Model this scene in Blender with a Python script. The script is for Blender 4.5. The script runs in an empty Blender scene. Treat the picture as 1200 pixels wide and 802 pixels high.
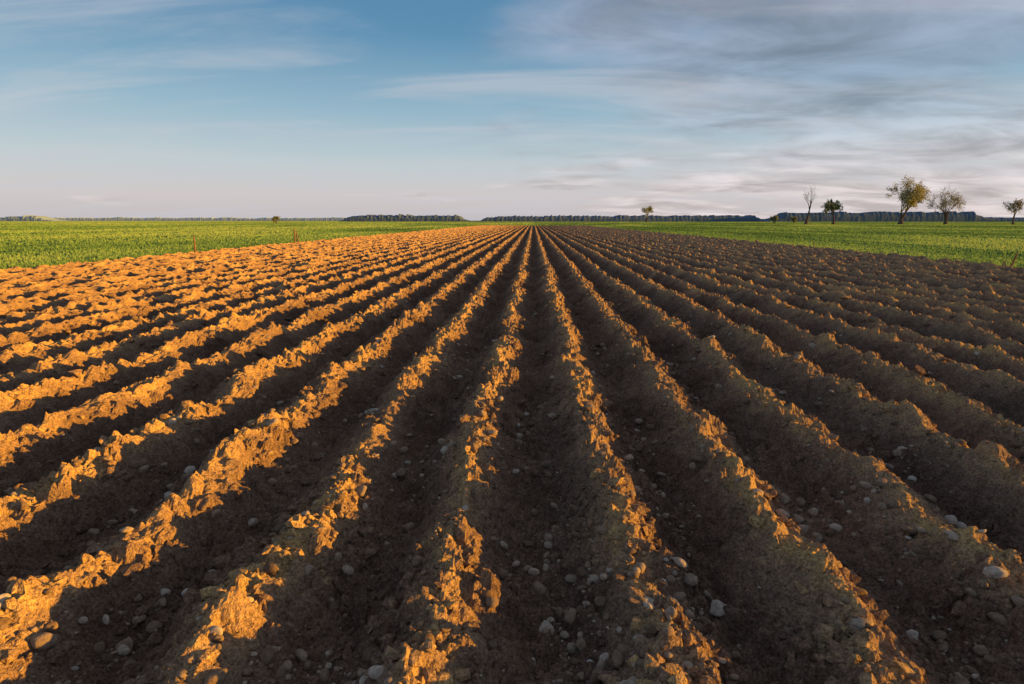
import bpy, math, random
import numpy as np
from mathutils import Vector

random.seed(7)
rng = np.random.default_rng(11)
scene = bpy.context.scene
scene.view_settings.view_transform = 'Standard'
scene.view_settings.look = 'None'
scene.view_settings.exposure = 0

PERIOD = 0.75; CREST0 = -0.33; RH = 0.225
XL, XR, YN, YF = -15.75, 15.45, -6.0, 172.0
SUN_EL = math.radians(6.0); SUN_AZ = math.radians(98)   # azimuth from +Y towards +X

# ---------------------------------------------------------------- noise
def hsh(ix, iy, seed):
    ix = ix.astype(np.int64); iy = iy.astype(np.int64)
    n = (ix * 374761393 + iy * 668265263 + seed * 1274126177) & 0x7fffffff
    n = ((n ^ (n >> 13)) * 1274126177) & 0x7fffffff
    n = ((n ^ (n >> 15)) * 668265263) & 0x7fffffff
    n = n ^ (n >> 16)
    return (n & 0xffffff) / float(0x1000000)

def gnoise(x, y, seed):
    ix = np.floor(x); iy = np.floor(y)
    fx = x - ix; fy = y - iy
    ux = fx*fx*fx*(fx*(fx*6-15)+10); uy = fy*fy*fy*(fy*(fy*6-15)+10)
    def g(dx, dy):
        a = hsh(ix+dx, iy+dy, seed) * 2*np.pi
        return np.cos(a)*(fx-dx) + np.sin(a)*(fy-dy)
    a = g(0,0); b = g(1,0); c = g(0,1); d = g(1,1)
    return ((a+(b-a)*ux)*(1-uy) + (c+(d-c)*ux)*uy) * 1.5

def fbm(x, y, seed, octv=4, gain=0.5):
    s = 0; a = 1.0
    for i in range(octv):
        s = s + a*gnoise(x, y, seed+i*17); x = x*2.03+3.1; y = y*2.03+1.7; a *= gain
    return s

def domes(x, y, cell, seed, prob, block=0.0):
    """broken clods: one lump in some of the cells"""
    X = x/cell; Y = y/cell
    ix = np.floor(X); iy = np.floor(Y)
    out = np.zeros_like(X)
    for dx in (-1,0,1):
        for dy in (-1,0,1):
            cx = ix+dx; cy = iy+dy
            px = cx+hsh(cx,cy,seed); py = cy+hsh(cx,cy,seed+5)
            r = 0.25+0.5*hsh(cx,cy,seed+9)
            on = hsh(cx,cy,seed+13) < prob
            el = 0.7+0.6*hsh(cx,cy,seed+21)
            th = hsh(cx,cy,seed+29)*6.283
            ux = (X-px)*el; uy = (Y-py)/el
            d2 = ux*ux + uy*uy
            # facet: each lump is cut by its own tilted plane, so it reads as a broken clod
            tilt = 0.75*(np.cos(th)*ux+np.sin(th)*uy)
            h = np.minimum(np.sqrt(np.maximum(r*r-d2, 0)), np.maximum(0.62*r+tilt, 0.1*r))*on*(d2 < r*r)
            out = np.maximum(out, h)
    return out*cell

def sstep(a, b, v):
    t = np.clip((v-a)/(b-a), 0, 1); return t*t*(3-2*t)

def height(x, y):
    """returns z, crestness"""
    wob = 0.06*gnoise(x*0.6, y*0.35, 3) + 0.06*gnoise(x*1.3, y*1.3, 4) + 0.034*gnoise(x*4, y*3.7, 6)
    u = (x+wob-CREST0)/PERIOD
    k = np.round(u); t = np.abs(u-k)*2           # 0 crest .. 1 furrow
    prof = 0.5+0.5*np.cos(np.pi*t)
    prof = 0.65*prof + 0.35*(1-t)
    rid = hsh(k, k*0+2, 31)
    hh = RH*(0.90+0.16*rid) * (1 + 0.17*gnoise(k*7.3, y*0.9, 8) + 0.18*gnoise(k*5.1+x, y*2.6, 9))
    z = 0.03 + hh*prof
    rough = 0.4+0.6*sstep(-0.3, 0.3, gnoise(x*1.1, y*0.9, 40))
    z = z + (0.022+0.018*prof)*fbm(x*2.9, y*2.6, 50, 2)
    z = z + 0.029*fbm(x*9, y*8, 60, 4, 0.68)*rough
    jx = x + 0.012*gnoise(x*40, y*40, 201); jy = y + 0.012*gnoise(x*40, y*40, 202)
    m = sstep(-0.25, 0.20, gnoise(x*2.2, y*1.7, 71) + 0.35*(prof-0.4))
    z = z + m*1.0*domes(jx, jy, 0.095, 80, 0.8)
    z = z + 1.05*domes(jx+0.3, jy, 0.042, 90, 0.8)*(0.45+0.55*rough)
    m2 = sstep(-0.05, 0.25, gnoise(x*1.5+9, y*1.2, 75)+0.2*(prof-0.4))
    z = z + m2*0.55*domes(jx, jy+5, 0.18, 120, 0.5)
    e = sstep(0, 0.5, x-XL)*sstep(0, 0.5, XR-x)*sstep(0, 1.5, YF-y)
    z = np.maximum(z, 0.012)*e + 0.006
    return z, prof

# ---------------------------------------------------------------- mesh helper
def mesh_obj(name, V, F, mat, smooth=False, attrs=None, parent=None):
    V = np.asarray(V, dtype=np.float32); F = np.asarray(F, dtype=np.int32)
    me = bpy.data.meshes.new(name)
    n, k = F.shape
    me.vertices.add(len(V)); me.vertices.foreach_set('co', V.ravel())
    me.loops.add(n*k); me.loops.foreach_set('vertex_index', F.ravel())
    me.polygons.add(n); me.polygons.foreach_set('loop_start', np.arange(0, n*k, k, dtype=np.int32))
    try: me.polygons.foreach_set('loop_total', np.full(n, k, dtype=np.int32))
    except Exception: pass
    me.polygons.foreach_set('use_smooth', np.full(n, smooth, dtype=bool))
    if attrs:
        for an, av in attrs.items():
            a = me.attributes.new(an, 'FLOAT', 'POINT')
            a.data.foreach_set('value', np.asarray(av, dtype=np.float32))
    me.update(calc_edges=True)
    me.materials.append(mat)
    ob = bpy.data.objects.new(name, me)
    scene.collection.objects.link(ob)
    if parent: ob.parent = parent
    return ob

# ---------------------------------------------------------------- material helpers
def new_mat(name):
    m = bpy.data.materials.new(name); m.use_nodes = True
    nt = m.node_tree; nt.nodes.clear()
    return m, nt, nt.nodes, nt.links

def N(nodes, t, **kw):
    n = nodes.new(t)
    for k, v in kw.items(): setattr(n, k, v)
    return n

def noise(nodes, links, vec, scale, detail=4, rough=0.55):
    n = N(nodes, 'ShaderNodeTexNoise')
    n.inputs['Scale'].default_value = scale; n.inputs['Detail'].default_value = detail
    n.inputs['Roughness'].default_value = rough
    if vec is not None: links.new(vec, n.inputs['Vector'])
    return n.outputs['Fac']

def ramp(nodes, links, fac, stops, interp='LINEAR'):
    r = N(nodes, 'ShaderNodeValToRGB'); r.color_ramp.interpolation = interp
    el = r.color_ramp.elements
    while len(el) < len(stops): el.new(0.5)
    for e, (p, c) in zip(el, stops):
        e.position = p; e.color = (c[0], c[1], c[2], 1) if isinstance(c, tuple) else (c, c, c, 1)
    links.new(fac, r.inputs['Fac'])
    return r.outputs['Color']

def mix(nodes, links, fac, a, b, mode='MIX'):
    m = N(nodes, 'ShaderNodeMix', data_type='RGBA', blend_type=mode)
    for v, i in ((fac, 0), (a, 6), (b, 7)):
        if isinstance(v, (int, float)): m.inputs[i].default_value = v if i == 0 else (v, v, v, 1)
        elif isinstance(v, tuple): m.inputs[i].default_value = (v[0], v[1], v[2], 1)
        else: links.new(v, m.inputs[i])
    return m.outputs[2]

def mathn(nodes, links, op, a, b=None, clamp=False):
    m = N(nodes, 'ShaderNodeMath', operation=op); m.use_clamp = clamp
    for i, v in enumerate((a, b)):
        if v is None: continue
        if isinstance(v, (int, float)): m.inputs[i].default_value = v
        else: links.new(v, m.inputs[i])
    return m.outputs[0]

def finish(nodes, links, col, bump=None, bstr=0.5, bdist=0.01):
    b = N(nodes, 'ShaderNodeBsdfDiffuse'); o = N(nodes, 'ShaderNodeOutputMaterial')
    if isinstance(col, tuple): b.inputs['Color'].default_value = (*col, 1)
    else: links.new(col, b.inputs['Color'])
    b.inputs['Roughness'].default_value = 0.6
    if bump is not None:
        bn = N(nodes, 'ShaderNodeBump'); bn.inputs['Strength'].default_value = bstr
        bn.inputs['Distance'].default_value = bdist
        links.new(bump, bn.inputs['Height']); links.new(bn.outputs[0], b.inputs['Normal'])
    links.new(b.outputs[0], o.inputs[0])
    return b

# soil
def soil_material(name):
    m, nt, nd, lk = new_mat(name)
    pos = N(nd, 'ShaderNodeNewGeometry').outputs['Position']
    n1 = noise(nd, lk, pos, 1.1, 4, 0.6)
    n2 = noise(nd, lk, pos, 14, 5, 0.65)
    n3 = noise(nd, lk, pos, 75, 3, 0.75)
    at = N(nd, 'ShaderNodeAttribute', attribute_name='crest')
    cr = mathn(nd, lk, 'POWER', at.outputs['Fac'], 2.2)  # crests paler: drier soil, plus sunlit brightness painted into the colour
    dry_lit = mathn(nd, lk, 'ADD', mathn(nd, lk, 'MULTIPLY', cr, 0.7),
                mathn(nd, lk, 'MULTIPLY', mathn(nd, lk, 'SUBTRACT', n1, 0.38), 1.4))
    dry_lit = mathn(nd, lk, 'ADD', dry_lit, mathn(nd, lk, 'MULTIPLY', mathn(nd, lk, 'SUBTRACT', n2, 0.5), 1.1), True)
    c = ramp(nd, lk, dry_lit, [(0.0, (0.14, 0.088, 0.063)), (0.4, (0.24, 0.158, 0.113)), (0.75, (0.38, 0.255, 0.155)), (1.0, (0.53, 0.36, 0.17))])
    g = ramp(nd, lk, n3, [(0.32, 0.42), (0.5, 0.95), (0.68, 1.45)])
    c = mix(nd, lk, 1.0, c, g, 'MULTIPLY')
    hgt = mathn(nd, lk, 'ADD', mathn(nd, lk, 'MULTIPLY', n3, 0.8), n2)
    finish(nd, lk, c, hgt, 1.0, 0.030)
    return m
soil_mat = soil_material('soil_mat')

# stones
m, nt, nd, lk = new_mat('stone_mat')
at = N(nd, 'ShaderNodeAttribute', attribute_name='tint')
pos = N(nd, 'ShaderNodeNewGeometry').outputs['Position']
c = ramp(nd, lk, at.outputs['Fac'], [(0, (0.17, 0.115, 0.08)), (0.5, (0.29, 0.21, 0.15)), (0.85, (0.40, 0.32, 0.25)), (1, (0.52, 0.45, 0.38))])
sn = noise(nd, lk, pos, 60, 4, 0.7)
finish(nd, lk, mix(nd, lk, 1.0, c, ramp(nd, lk, sn, [(0.3, 0.5), (0.7, 1.15)]), 'MULTIPLY'), sn, 0.6, 0.008)
stone_mat = m

# ---------------------------------------------------------------- ploughed field
def xcoords():
    r = [0.0]
    while r[-1] < 16.5:
        a = r[-1]; r.append(a + (0.011 if a < 2.6 else min(0.011+0.0028*(a-2.6), 0.036)))
    r = np.array(r); R = r[r < XR-0.01]; L = -r[(r > 0) & (r < -XL-0.01)][::-1]
    return np.concatenate([[XL], L, R, [XR]])
xs = xcoords()
ys = list(np.arange(YN, 0.9, 0.035)); yv = 0.92
while yv < YF: ys.append(yv); yv += max(0.011, 0.0054*yv)
ys = np.array(ys + [YF])
GX, GY = np.meshgrid(xs, ys)
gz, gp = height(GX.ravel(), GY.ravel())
nx, ny = len(xs), len(ys)
print('grid', nx, ny)
V = np.stack([GX.ravel(), GY.ravel(), gz], 1)
i = np.arange(nx*ny).reshape(ny, nx)
F = np.stack([i[:-1,:-1], i[:-1,1:], i[1:,1:], i[1:,:-1]], -1).reshape(-1, 4)
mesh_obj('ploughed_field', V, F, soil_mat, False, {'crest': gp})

# ---------------------------------------------------------------- stones & clods
import bmesh
def ico(sub):
    bm = bmesh.new(); bmesh.ops.create_icosphere(bm, subdivisions=sub, radius=1.0)
    v = np.array([q.co[:] for q in bm.verts]); f = np.array([[q.index for q in p.verts] for p in bm.faces])
    bm.free(); return v, f
def scatter(name, count, rmin, rmax, smin, smax, mat, attr, bias, sub=2, sink=0.25, flat=(0.5,0.9), rough=0.13, smooth=True, pw=2.2):
    r = np.exp(rng.uniform(np.log(rmin), np.log(rmax), count))
    a = rng.uniform(-1.15, 1.15, count)
    x = r*np.sin(a); y = r*np.cos(a)-0.5
    _, p = height(x, y)
    keep = (x > XL+0.4) & (x < XR-0.4)
    pr = (1-p) if bias < 0 else p
    keep &= rng.random(count) < 1-abs(bias)+abs(bias)*pr
    keep &= rng.random(count) < 0.15+0.85*sstep(-0.1, 0.3, gnoise(x*1.4, y*1.1, 300+int(bias*10)))
    x, y, r = x[keep], y[keep], r[keep]; n = len(x)
    z, pc = height(x, y)
    bv, bf = ico(sub); nv = len(bv)
    sz = smin*(smax/smin)**(rng.random(n)**pw) * (1+0.05*r)
    sc = np.stack([rng.uniform(0.65, 1.4, n), rng.uniform(0.65, 1.4, n), rng.uniform(*flat, n)], 1)*sz[:, None]
    lump = 1 + rng.normal(0, rough, (n, nv))
    P = bv[None]*lump[..., None]
    # planar chips, so that the stones are not round balls
    for _ in range(3):
        q = rng.normal(size=(n, 3)); q /= np.linalg.norm(q, axis=1)[:, None]
        dd = (P*q[:, None, :]).sum(-1); cut = rng.uniform(0.45, 0.9, n)[:, None]
        P = P - np.maximum(dd-cut, 0)[..., None]*q[:, None, :]
    P = P*sc[:, None, :]
    th = rng.uniform(0, 6.28, n); ct, st = np.cos(th)[:, None], np.sin(th)[:, None]
    tl = rng.uniform(-.6, .6, n); c2, s2 = np.cos(tl)[:, None], np.sin(tl)[:, None]
    X, Y, Z = P[..., 0], P[..., 1], P[..., 2]
    X, Z = X*c2-Z*s2, X*s2+Z*c2
    X, Y = X*ct-Y*st, X*st+Y*ct
    P = np.stack([X+x[:, None], Y+y[:, None], Z+(z+sz*sink)[:, None]], -1).reshape(-1, 3)
    F = (bf[None]+(np.arange(n)*nv)[:, None, None]).reshape(-1, 3)
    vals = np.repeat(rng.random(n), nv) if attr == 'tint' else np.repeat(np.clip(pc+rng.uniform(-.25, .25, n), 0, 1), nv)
    mesh_obj(name, P, F, mat, smooth, {attr: vals})
scatter('field_stones', 25000, 1.3, 12, 0.0045, 0.030, stone_mat, 'tint', -0.3, 2, 0.3, (0.5, 0.85), 0.05, True, 2.3)
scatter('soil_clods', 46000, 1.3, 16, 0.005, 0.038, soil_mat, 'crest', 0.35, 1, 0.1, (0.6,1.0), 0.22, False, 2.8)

# ---------------------------------------------------------------- ground / grass
m, nt, nd, lk = new_mat('meadow_mat')
pos = N(nd, 'ShaderNodeNewGeometry').outputs['Position']
n1 = noise(nd, lk, pos, 0.03, 4); n2 = noise(nd, lk, pos, 1.5, 4)
c = ramp(nd, lk, n1, [(0.3, (0.21, 0.33, 0.12)), (0.7, (0.28, 0.39, 0.14))])
c = mix(nd, lk, 1.0, c, ramp(nd, lk, n2, [(0.3, 0.75), (0.7, 1.1)]), 'MULTIPLY')
finish(nd, lk, c, n2, 0.6, 0.2)
meadow_mat = m
S = 9000
mesh_obj('ground', [(-S, -S, 0), (S, -S, 0), (S, S, 0), (-S, S, 0)], [[0, 1, 2, 3]], meadow_mat)

m, nt, nd, lk = new_mat('grass_blade_mat')
at = N(nd, 'ShaderNodeAttribute', attribute_name='tint')
c = ramp(nd, lk, at.outputs['Fac'], [(0, (0.085, 0.18, 0.07)), (0.5, (0.19, 0.34, 0.115)), (1, (0.33, 0.46, 0.16))])
d = N(nd, 'ShaderNodeBsdfDiffuse'); t = N(nd, 'ShaderNodeBsdfTranslucent'); mx = N(nd, 'ShaderNodeMixShader')
lk.new(c, d.inputs[0]); lk.new(c, t.inputs[0]); mx.inputs[0].default_value = 0.35
lk.new(d.outputs[0], mx.inputs[1]); lk.new(t.outputs[0], mx.inputs[2])
o = N(nd, 'ShaderNodeOutputMaterial'); lk.new(mx.outputs[0], o.inputs[0])
blade_mat = m

NT = 330000
r = np.exp(rng.uniform(np.log(13), np.log(700), NT)); a = rng.uniform(-1.2, 1.2, NT)
x = r*np.sin(a); y = r*np.cos(a)
edge = 0.25*gnoise(y*0.8, y*0, 5)
keep = (x < XL-0.05+edge) | (x > XR+0.05+edge) | (y > YF+0.2)
dark = np.zeros(NT)
for tx in (22.5, 24.5, 42.5, 44.5, 66.5, 68.5, 105, 107.5, -34, -35.8, -58, -59.8):
    near = (np.abs(x-tx) < 0.5+0.003*r)*1.0
    keep &= ~((near > 0) & (rng.random(NT) < 0.4)); dark += near
x, y, r, dark = x[keep], y[keep], r[keep], dark[keep]; n = len(x)
tin = 0.5+0.75*fbm(x*0.03, y*0.012, 700, 4)+0.4*gnoise(x*0.22, y*0.02, 720)+rng.normal(0, 0.15, n)-0.8*np.clip(dark, 0, 1)
tin = np.clip(tin-0.20*(x > 0)+0.12*(x < 0), 0, 1)
B = 3
hgt = rng.uniform(0.08, 0.18, (n, B))*(1+0.25*gnoise(x*.3, y*.2, 9))[:, None]*(1-0.5*np.clip(dark, 0, 1))[:, None]
w = (0.014+0.0014*r)[:, None]*rng.uniform(0.6, 1.4, (n, B))
an = rng.uniform(0, 6.28, (n, B)); ln = rng.uniform(0.02, 0.1, (n, B)); la = rng.uniform(0, 6.28, (n, B))
ox = x[:, None]+rng.normal(0, 0.03, (n, B))*(1+.04*r[:, None]); oy = y[:, None]+rng.normal(0, 0.03, (n, B))*(1+.04*r[:, None])
p0 = np.stack([ox-w*np.cos(an), oy-w*np.sin(an), np.zeros_like(ox)-0.01], -1)
p1 = np.stack([ox+w*np.cos(an), oy+w*np.sin(an), np.zeros_like(ox)-0.01], -1)
p2 = np.stack([ox+ln*np.cos(la), oy+ln*np.sin(la), hgt], -1)
P = np.stack([p0, p1, p2], 2).reshape(-1, 3)
F = np.arange(len(P)).reshape(-1, 3)
mesh_obj('grass', P, F, blade_mat, False, {'tint': np.repeat(tin, B*3)})

# ---------------------------------------------------------------- trees
def leaf_material(name, c0, c1, tr=0.3):
    m, nt, nd, lk = new_mat(name)
    at = N(nd, 'ShaderNodeAttribute', attribute_name='tint')
    c = ramp(nd, lk, at.outputs['Fac'], [(0, c0), (1, c1)])
    d = N(nd, 'ShaderNodeBsdfDiffuse'); t = N(nd, 'ShaderNodeBsdfTranslucent'); mx = N(nd, 'ShaderNodeMixShader')
    lk.new(c, d.inputs[0]); lk.new(c, t.inputs[0]); mx.inputs[0].default_value = tr
    lk.new(d.outputs[0], mx.inputs[1]); lk.new(t.outputs[0], mx.inputs[2])
    o = N(nd, 'ShaderNodeOutputMaterial'); lk.new(mx.outputs[0], o.inputs[0])
    return m
m, nt, nd, lk = new_mat('bark_mat')
pos = N(nd, 'ShaderNodeNewGeometry').outputs['Position']
bk = noise(nd, lk, pos, 4, 5)
finish(nd, lk, ramp(nd, lk, bk, [(0.3, (0.08, 0.065, 0.055)), (0.7, (0.15, 0.12, 0.10))]), bk, 0.5, 0.05)
bark_mat = m
spring_leaf = leaf_material('spring_leaf_mat', (0.18, 0.20, 0.10), (0.38, 0.38, 0.20), 0.45)
green_leaf = leaf_material('green_leaf_mat', (0.16, 0.19, 0.10), (0.31, 0.36, 0.18), 0.45)

def make_tree(name, loc, H, seed, leaves=9000, spread=0.45, trunk=0.22, levels=5, mat=None, stems=1, lsz=0.22, rad=0.022, lean=0.0, wide=1.0, bare=0.45):
    R = random.Random(seed); g = np.random.default_rng(seed)
    segs = []; tips = []
    def branch(p, d, L, r0, lev):
        k = 4; pts = [p.copy()]; rr = [r0]
        for s in range(k):
            jit = Vector((R.gauss(0, 1), R.gauss(0, 1), R.gauss(0, 0.6)))*(0.10+0.05*(levels-lev))*(0.5 if lev == levels else 1)
            d = (d+jit+Vector((0, 0, 0.07))).normalized()
            p = p+d*(L/k); pts.append(p.copy()); rr.append(r0*(1-0.55*(s+1)/k))
        segs.append((pts, rr))
        if lev <= 2: tips.extend([(q, lev) for q in pts[1:]])
        if lev == 0: return
        nchild = R.choice((3, 4)) if lev > 1 else 3
        for c in range(nchild):
            idx = R.choice((2, 3, 4)) if c else 4
            ang = R.uniform(0, 6.28); tilt = R.uniform(0.35, 0.85)*(spread/0.45)*(0.5 if c == 0 else 1)
            up = d; ax = up.orthogonal().normalized()
            side = ax*math.cos(ang)+up.cross(ax)*math.sin(ang)
            nd_ = (up*math.cos(tilt)+side*math.sin(tilt)).normalized()
            branch(pts[idx], nd_, L*R.uniform(0.62, 0.85), rr[idx]*R.uniform(0.6, 0.8), lev-1)
    for s in range(stems):
        off = Vector((R.uniform(-.4, .4), R.uniform(-.4, .4), 0)) if stems > 1 else Vector()
        dd = Vector((R.uniform(-.25, .25)+lean, R.uniform(-.2, .2), 1)).normalized() if stems > 1 else Vector((lean, 0, 1)).normalized()
        branch(off, dd, H*trunk*(R.uniform(.85, 1.1)), H*rad, levels)
    zmax = max(q.z for q, _ in tips)
    sc = H/zmax; S3 = Vector((sc*wide, sc*wide, sc))
    Vs, Fs, b = [], [], 0
    for pts, rr in segs:
        ns = 6
        for j, (q, rad_) in enumerate(zip(pts, rr)):
            dr = (pts[min(j+1, len(pts)-1)]-pts[max(j-1, 0)]).normalized()
            ax = dr.orthogonal().normalized(); bx = dr.cross(ax)
            fl = 1.5 if (q.z < 0.01 and j == 0) else 1.0
            for s in range(ns):
                an = 6.2832*s/ns
                Vs.append((q*1.0+(ax*math.cos(an)+bx*math.sin(an))*max(rad_*fl, 0.02))*S3)
        for j in range(len(pts)-1):
            for s in range(ns):
                s2 = (s+1) % ns
                Fs.append((b+j*ns+s, b+j*ns+s2, b+(j+1)*ns+s2, b+(j+1)*ns+s))
        b += ns*len(pts)
    root = bpy.data.objects.new(name, None); scene.collection.objects.link(root); root.location = loc
    mesh_obj('trunk_and_limbs', [tuple(v) for v in Vs], Fs, bark_mat, True, None, root)
    if leaves:
        T = np.array([tuple(q*S3) for q, _ in tips])
        pick = g.integers(0, len(T), leaves)
        clump = g.random(len(T))
        keep = g.random(leaves) < 0.08+0.92*(clump[pick] > bare)
        pick = pick[keep]; nl = len(pick)
        c = T[pick]+g.normal(0, 0.022*H, (nl, 3))*np.array([1, 1, .8])
        u = g.normal(size=(nl, 3)); u /= np.linalg.norm(u, axis=1)[:, None]
        v = g.normal(size=(nl, 3)); v -= (v*u).sum(1)[:, None]*u; v /= np.linalg.norm(v, axis=1)[:, None]
        s = lsz*g.uniform(0.6, 1.3, nl)[:, None]
        P = np.stack([c-u*s, c-v*s*.6, c+u*s, c+v*s*.6], 1).reshape(-1, 3)
        Fq = np.arange(len(P)).reshape(-1, 4)
        tt = np.clip(clump[pick]*0.6+g.uniform(0, .5, nl), 0, 1)
        mesh_obj('foliage', P, Fq, mat or spring_leaf, False, {'tint': np.repeat(tt, 4)}, root)
    return root

make_tree('bare_tree', (115.2, 250, 0), 16.5, 23, leaves=0, spread=0.42, levels=4, trunk=0.33, rad=0.05, lean=0.05, wide=0.75, lsz=0.15)
make_tree('small_tree', (126.5, 250, 0), 10.4, 5, leaves=8000, spread=0.5, levels=5, trunk=0.14, mat=green_leaf, lsz=0.19, wide=1.0, bare=0.3)
make_tree('broadleaf_tree', (153.8, 250, 0), 19.8, 33, leaves=11000, spread=0.42, levels=5, trunk=0.22, stems=2, lsz=0.23, wide=0.92, rad=0.028, bare=0.35)
make_tree('broadleaf_tree', (172.6, 250, 0), 16.8, 12, leaves=3400, spread=0.5, levels=5, trunk=0.23, stems=2, lsz=0.19, wide=0.95, rad=0.028)
make_tree('broadleaf_tree', (200.0, 250, 0), 10.8, 44, leaves=1500, spread=0.5, levels=5, trunk=0.2, lsz=0.2)
make_tree('bush', (143, 350, 0), 5, 8, leaves=3500, spread=0.6, levels=4, trunk=0.16, stems=3, mat=green_leaf, lsz=0.25)
make_tree('bush', (154, 350, 0), 4, 9, leaves=2500, spread=0.6, levels=4, trunk=0.16, stems=3, mat=green_leaf, lsz=0.25)
make_tree('broadleaf_tree', (116, 600, 0), 16.5, 71, leaves=3500, spread=0.5, levels=5, trunk=0.2, mat=green_leaf, lsz=0.35)
make_tree('bush', (-179, 400, 0), 4.8, 18, leaves=3500, spread=0.6, levels=4, trunk=0.16, stems=3, mat=green_leaf, lsz=0.25)

# ---------------------------------------------------------------- distant forests: one continuous canopy mesh each
def forest(name, x0, x1, y0, H, col, depth=60, seed=1, taper=0.0, jag=1.0):
    m, nt, nd, lk = new_mat(name+'_mat')
    pos = N(nd, 'ShaderNodeNewGeometry').outputs['Position']
    nn = noise(nd, lk, pos, 0.12, 4)
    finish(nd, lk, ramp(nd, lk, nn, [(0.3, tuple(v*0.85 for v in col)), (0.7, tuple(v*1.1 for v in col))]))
    xs_ = np.arange(x0, x1, 1.4); n = len(xs_); t = (xs_-x0)/(x1-x0)
    g = np.random.default_rng(seed)
    crowns = np.abs(gnoise(xs_*0.16, xs_*0, seed+2))
    top = H*(0.88+jag*(0.16*gnoise(xs_*0.009, xs_*0, seed)+0.10*gnoise(xs_*0.045, xs_*0, seed+1)+0.28*crowns)+g.normal(0, 0.05, n))
    top = np.maximum(top, 0.12*H)
    if taper: top = top*np.clip(np.minimum(t, 1-t)/taper+0.25*gnoise(xs_*0.09, xs_*0, seed+7), 0.05, 1)
    prof = [(0, -0.3), (-1, 0.45), (0.5, 0.8), (4, 1.0), (depth*0.5, 0.95), (depth, 0.0)]
    rows = []
    for dy, fz in prof:
        rows.append(np.stack([xs_, y0+dy+g.normal(0, 0.3, n), top*fz*(1+(g.normal(0, 0.03, n) if 0 < fz < 1 else 0))], 1))
    V = np.concatenate(rows); k = len(prof)
    i = np.arange(n*k).reshape(k, n)
    F = np.stack([i[:-1,:-1], i[:-1,1:], i[1:,1:], i[1:,:-1]], -1).reshape(-1, 4)
    mesh_obj(name, V, F, m, True)
haze_col = (0.11, 0.165, 0.26)  # bluish haze of distance painted into all the forest base colours below
forest('distant_forest', -305, -100, 900, 10.0, haze_col, seed=2, taper=0.10)
forest('distant_forest', -95, 375, 905, 9.0, haze_col, seed=3, taper=0.08)
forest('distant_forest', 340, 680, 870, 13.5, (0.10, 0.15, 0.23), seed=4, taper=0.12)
forest('distant_forest', 650, 1300, 900, 6.5, haze_col, seed=6)
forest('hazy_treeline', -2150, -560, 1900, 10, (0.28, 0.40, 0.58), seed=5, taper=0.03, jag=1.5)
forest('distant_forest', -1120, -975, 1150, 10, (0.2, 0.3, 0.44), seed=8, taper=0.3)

# ---------------------------------------------------------------- stakes at field margin
m, nt, nd, lk = new_mat('weathered_wood_mat')
pos = N(nd, 'ShaderNodeNewGeometry').outputs['Position']
wn = noise(nd, lk, pos, 30, 5)
finish(nd, lk, ramp(nd, lk, wn, [(0.3, (0.14, 0.085, 0.055)), (0.7, (0.28, 0.18, 0.12))]), wn, 0.5, 0.01)
wood = m
def stake(loc, h, r, lean=(0, 0), seed=0):
    R = random.Random(seed); Vs = []; Fs = []; k = 6; ns = 7
    for j in range(k+1):
        t = j/k
        for s in range(ns):
            a = 6.2832*s/ns; rr = r*(1-0.25*t)*(1+R.uniform(-.1, .1))
            if j == k: rr *= 0.3
            zz = h*t+(0 if j < k else 0.02)
            Vs.append((rr*math.cos(a)+lean[0]*t*h+R.uniform(-.1, .1)*r, rr*math.sin(a)+lean[1]*t*h, zz-0.1*(j == 0)))
    for j in range(k):
        for s in range(ns):
            s2 = (s+1) % ns; Fs.append((j*ns+s, j*ns+s2, (j+1)*ns+s2, (j+1)*ns+s))
    ob = mesh_obj('wooden_stake', Vs, Fs, wood, True); ob.location = loc
stake((-14.75, 24.6, 0.03), 1.0, 0.045, (0.02, 0), 1)
stake((-15.5, 37.0, 0.03), 1.2, 0.055, (0.03, 0), 2)
stake((-15.9, 38.5, 0), 0.95, 0.05, (-0.05, 0), 3)
stake((14.75, 18.3, 0), 0.70, 0.030, (0.28, 0), 4)
stake((14.85, 18.8, 0), 0.42, 0.022, (0.5, 0.1), 5)
stake((15.8, 33, 0), 0.45, 0.03, (-0.1, 0), 6)

# ---------------------------------------------------------------- sky
w = bpy.data.worlds.new('World'); scene.world = w; w.use_nodes = True
nt = w.node_tree; nd = nt.nodes; lk = nt.links; nd.clear()
sky = N(nd, 'ShaderNodeTexSky', sky_type='NISHITA'); sky.sun_disc = False
sky.sun_elevation = SUN_EL; sky.sun_rotation = SUN_AZ; sky.dust_density = 1.5
tc = N(nd, 'ShaderNodeTexCoord').outputs['Generated']
sep = N(nd, 'ShaderNodeSeparateXYZ'); lk.new(tc, sep.inputs[0])
zc = mathn(nd, lk, 'MAXIMUM', sep.outputs[2], 0.0)
grad = ramp(nd, lk, zc, [(0.0, (0.60, 0.57, 0.60)), (0.04, (0.67, 0.62, 0.64)), (0.09, (0.56, 0.64, 0.69)),
                         (0.17, (0.32, 0.50, 0.63)), (0.28, (0.11, 0.29, 0.48)), (0.45, (0.075, 0.20, 0.38)), (1.0, (0.22, 0.24, 0.30))])
skyc = N(nd, 'ShaderNodeVectorMath', operation='SCALE'); lk.new(sky.outputs[0], skyc.inputs[0]); skyc.inputs['Scale'].default_value = 0.13
base = mix(nd, lk, 0.12, grad, skyc.outputs[0])
den = mathn(nd, lk, 'ADD', zc, 0.13)
cx = mathn(nd, lk, 'DIVIDE', sep.outputs[0], den); cy = mathn(nd, lk, 'DIVIDE', sep.outputs[1], den)
cmb = N(nd, 'ShaderNodeCombineXYZ'); lk.new(cx, cmb.inputs[0]); lk.new(cy, cmb.inputs[1])
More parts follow.
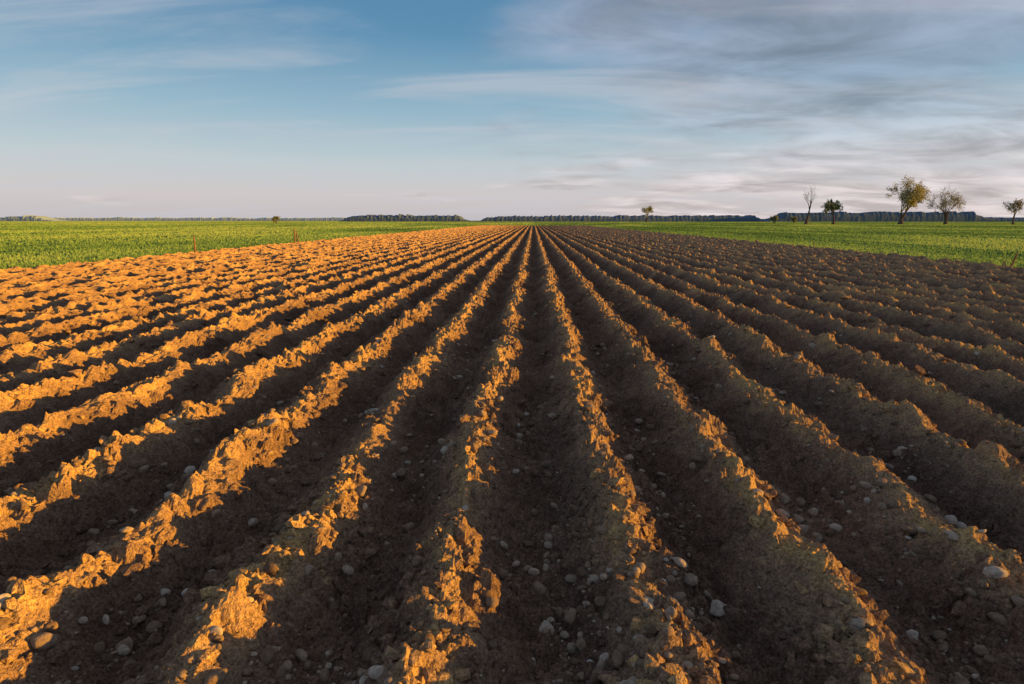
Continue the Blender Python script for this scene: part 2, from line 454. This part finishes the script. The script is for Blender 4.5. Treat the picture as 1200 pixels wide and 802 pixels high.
def mapped(rot, sc, loc=(0, 0, 0)):
    mp = N(nd, 'ShaderNodeMapping'); mp.inputs['Rotation'].default_value = (0, 0, math.radians(rot))
    mp.inputs['Scale'].default_value = sc; mp.inputs['Location'].default_value = loc
    lk.new(cmb.outputs[0], mp.inputs['Vector']); return mp.outputs[0]
def wnoise(vec, scale, det, rough, dist):
    n = N(nd, 'ShaderNodeTexNoise'); n.inputs['Scale'].default_value = scale; n.inputs['Detail'].default_value = det
    n.inputs['Roughness'].default_value = rough; n.inputs['Distortion'].default_value = dist
    lk.new(vec, n.inputs['Vector']); return n.outputs['Fac']
big = wnoise(mapped(50, (0.8, 1.0, 1), (3.2, 1.0, 0)), 0.9, 5, 0.5, 0.3)
side = ramp(nd, lk, mathn(nd, lk, 'ADD', mathn(nd, lk, 'MULTIPLY', sep.outputs[0], 0.5), 0.5), [(0.38, 0.0), (0.68, 1.0)])
bigs = mathn(nd, lk, 'ADD', big, mathn(nd, lk, 'MULTIPLY', mathn(nd, lk, 'SUBTRACT', side, 0.5), 0.30))
bm_ = ramp(nd, lk, bigs, [(0.44, 0.0), (0.66, 1.0)], 'EASE')
wisp = wnoise(mapped(-28, (0.5, 1.7, 1), (4.6, 2.3, 0)), 1.0, 7, 0.58, 0.6)
wm = ramp(nd, lk, wisp, [(0.45, 0.0), (0.72, 1.0)], 'EASE')
cl = ramp(nd, lk, zc, [(0.0, (0.70, 0.60, 0.59)), (0.07, (0.64, 0.59, 0.60)), (0.13, (0.42, 0.48, 0.55)), (0.2, (0.25, 0.33, 0.43)), (0.3, (0.34, 0.38, 0.48)), (0.5, (0.30, 0.32, 0.37))])
tex = wnoise(mapped(58, (0.8, 1.3, 1), (7, 2, 0)), 1.7, 7, 0.58, 0.4)
cl = mix(nd, lk, 1.0, cl, ramp(nd, lk, tex, [(0.3, 0.68), (0.7, 1.32)], 'EASE'), 'MULTIPLY')
c1 = mix(nd, lk, mathn(nd, lk, 'MULTIPLY', bm_, 0.85), base, cl)
c2 = mix(nd, lk, mathn(nd, lk, 'MULTIPLY', wm, 0.5), c1, (0.58, 0.59, 0.64))
fin = N(nd, 'ShaderNodeVectorMath', operation='SCALE'); lk.new(c2, fin.inputs[0]); fin.inputs['Scale'].default_value = 10.0
bg = N(nd, 'ShaderNodeBackground'); bg.inputs['Strength'].default_value = 0.10
lk.new(fin.outputs[0], bg.inputs['Color'])
wo = N(nd, 'ShaderNodeOutputWorld'); lk.new(bg.outputs[0], wo.inputs[0])

# ---------------------------------------------------------------- sun
L = bpy.data.lights.new('sun', 'SUN'); L.energy = 11.5; L.angle = math.radians(0.5); L.color = (1.0, 0.48, 0.045)
so = bpy.data.objects.new('sun', L); scene.collection.objects.link(so)
sd = Vector((math.sin(SUN_AZ)*math.cos(SUN_EL), math.cos(SUN_AZ)*math.cos(SUN_EL), math.sin(SUN_EL)))
so.rotation_euler = sd.to_track_quat('Z', 'Y').to_euler()

# ---------------------------------------------------------------- camera
cam = bpy.data.cameras.new('camera'); cam.lens = 20; cam.sensor_width = 36
cam.clip_start = 0.05; cam.clip_end = 30000
co = bpy.data.objects.new('camera', cam); scene.collection.objects.link(co)
co.location = (0, 0, 1.65)
co.rotation_euler = (math.radians(90-12.06), 0, math.radians(2.1))
scene.camera = co
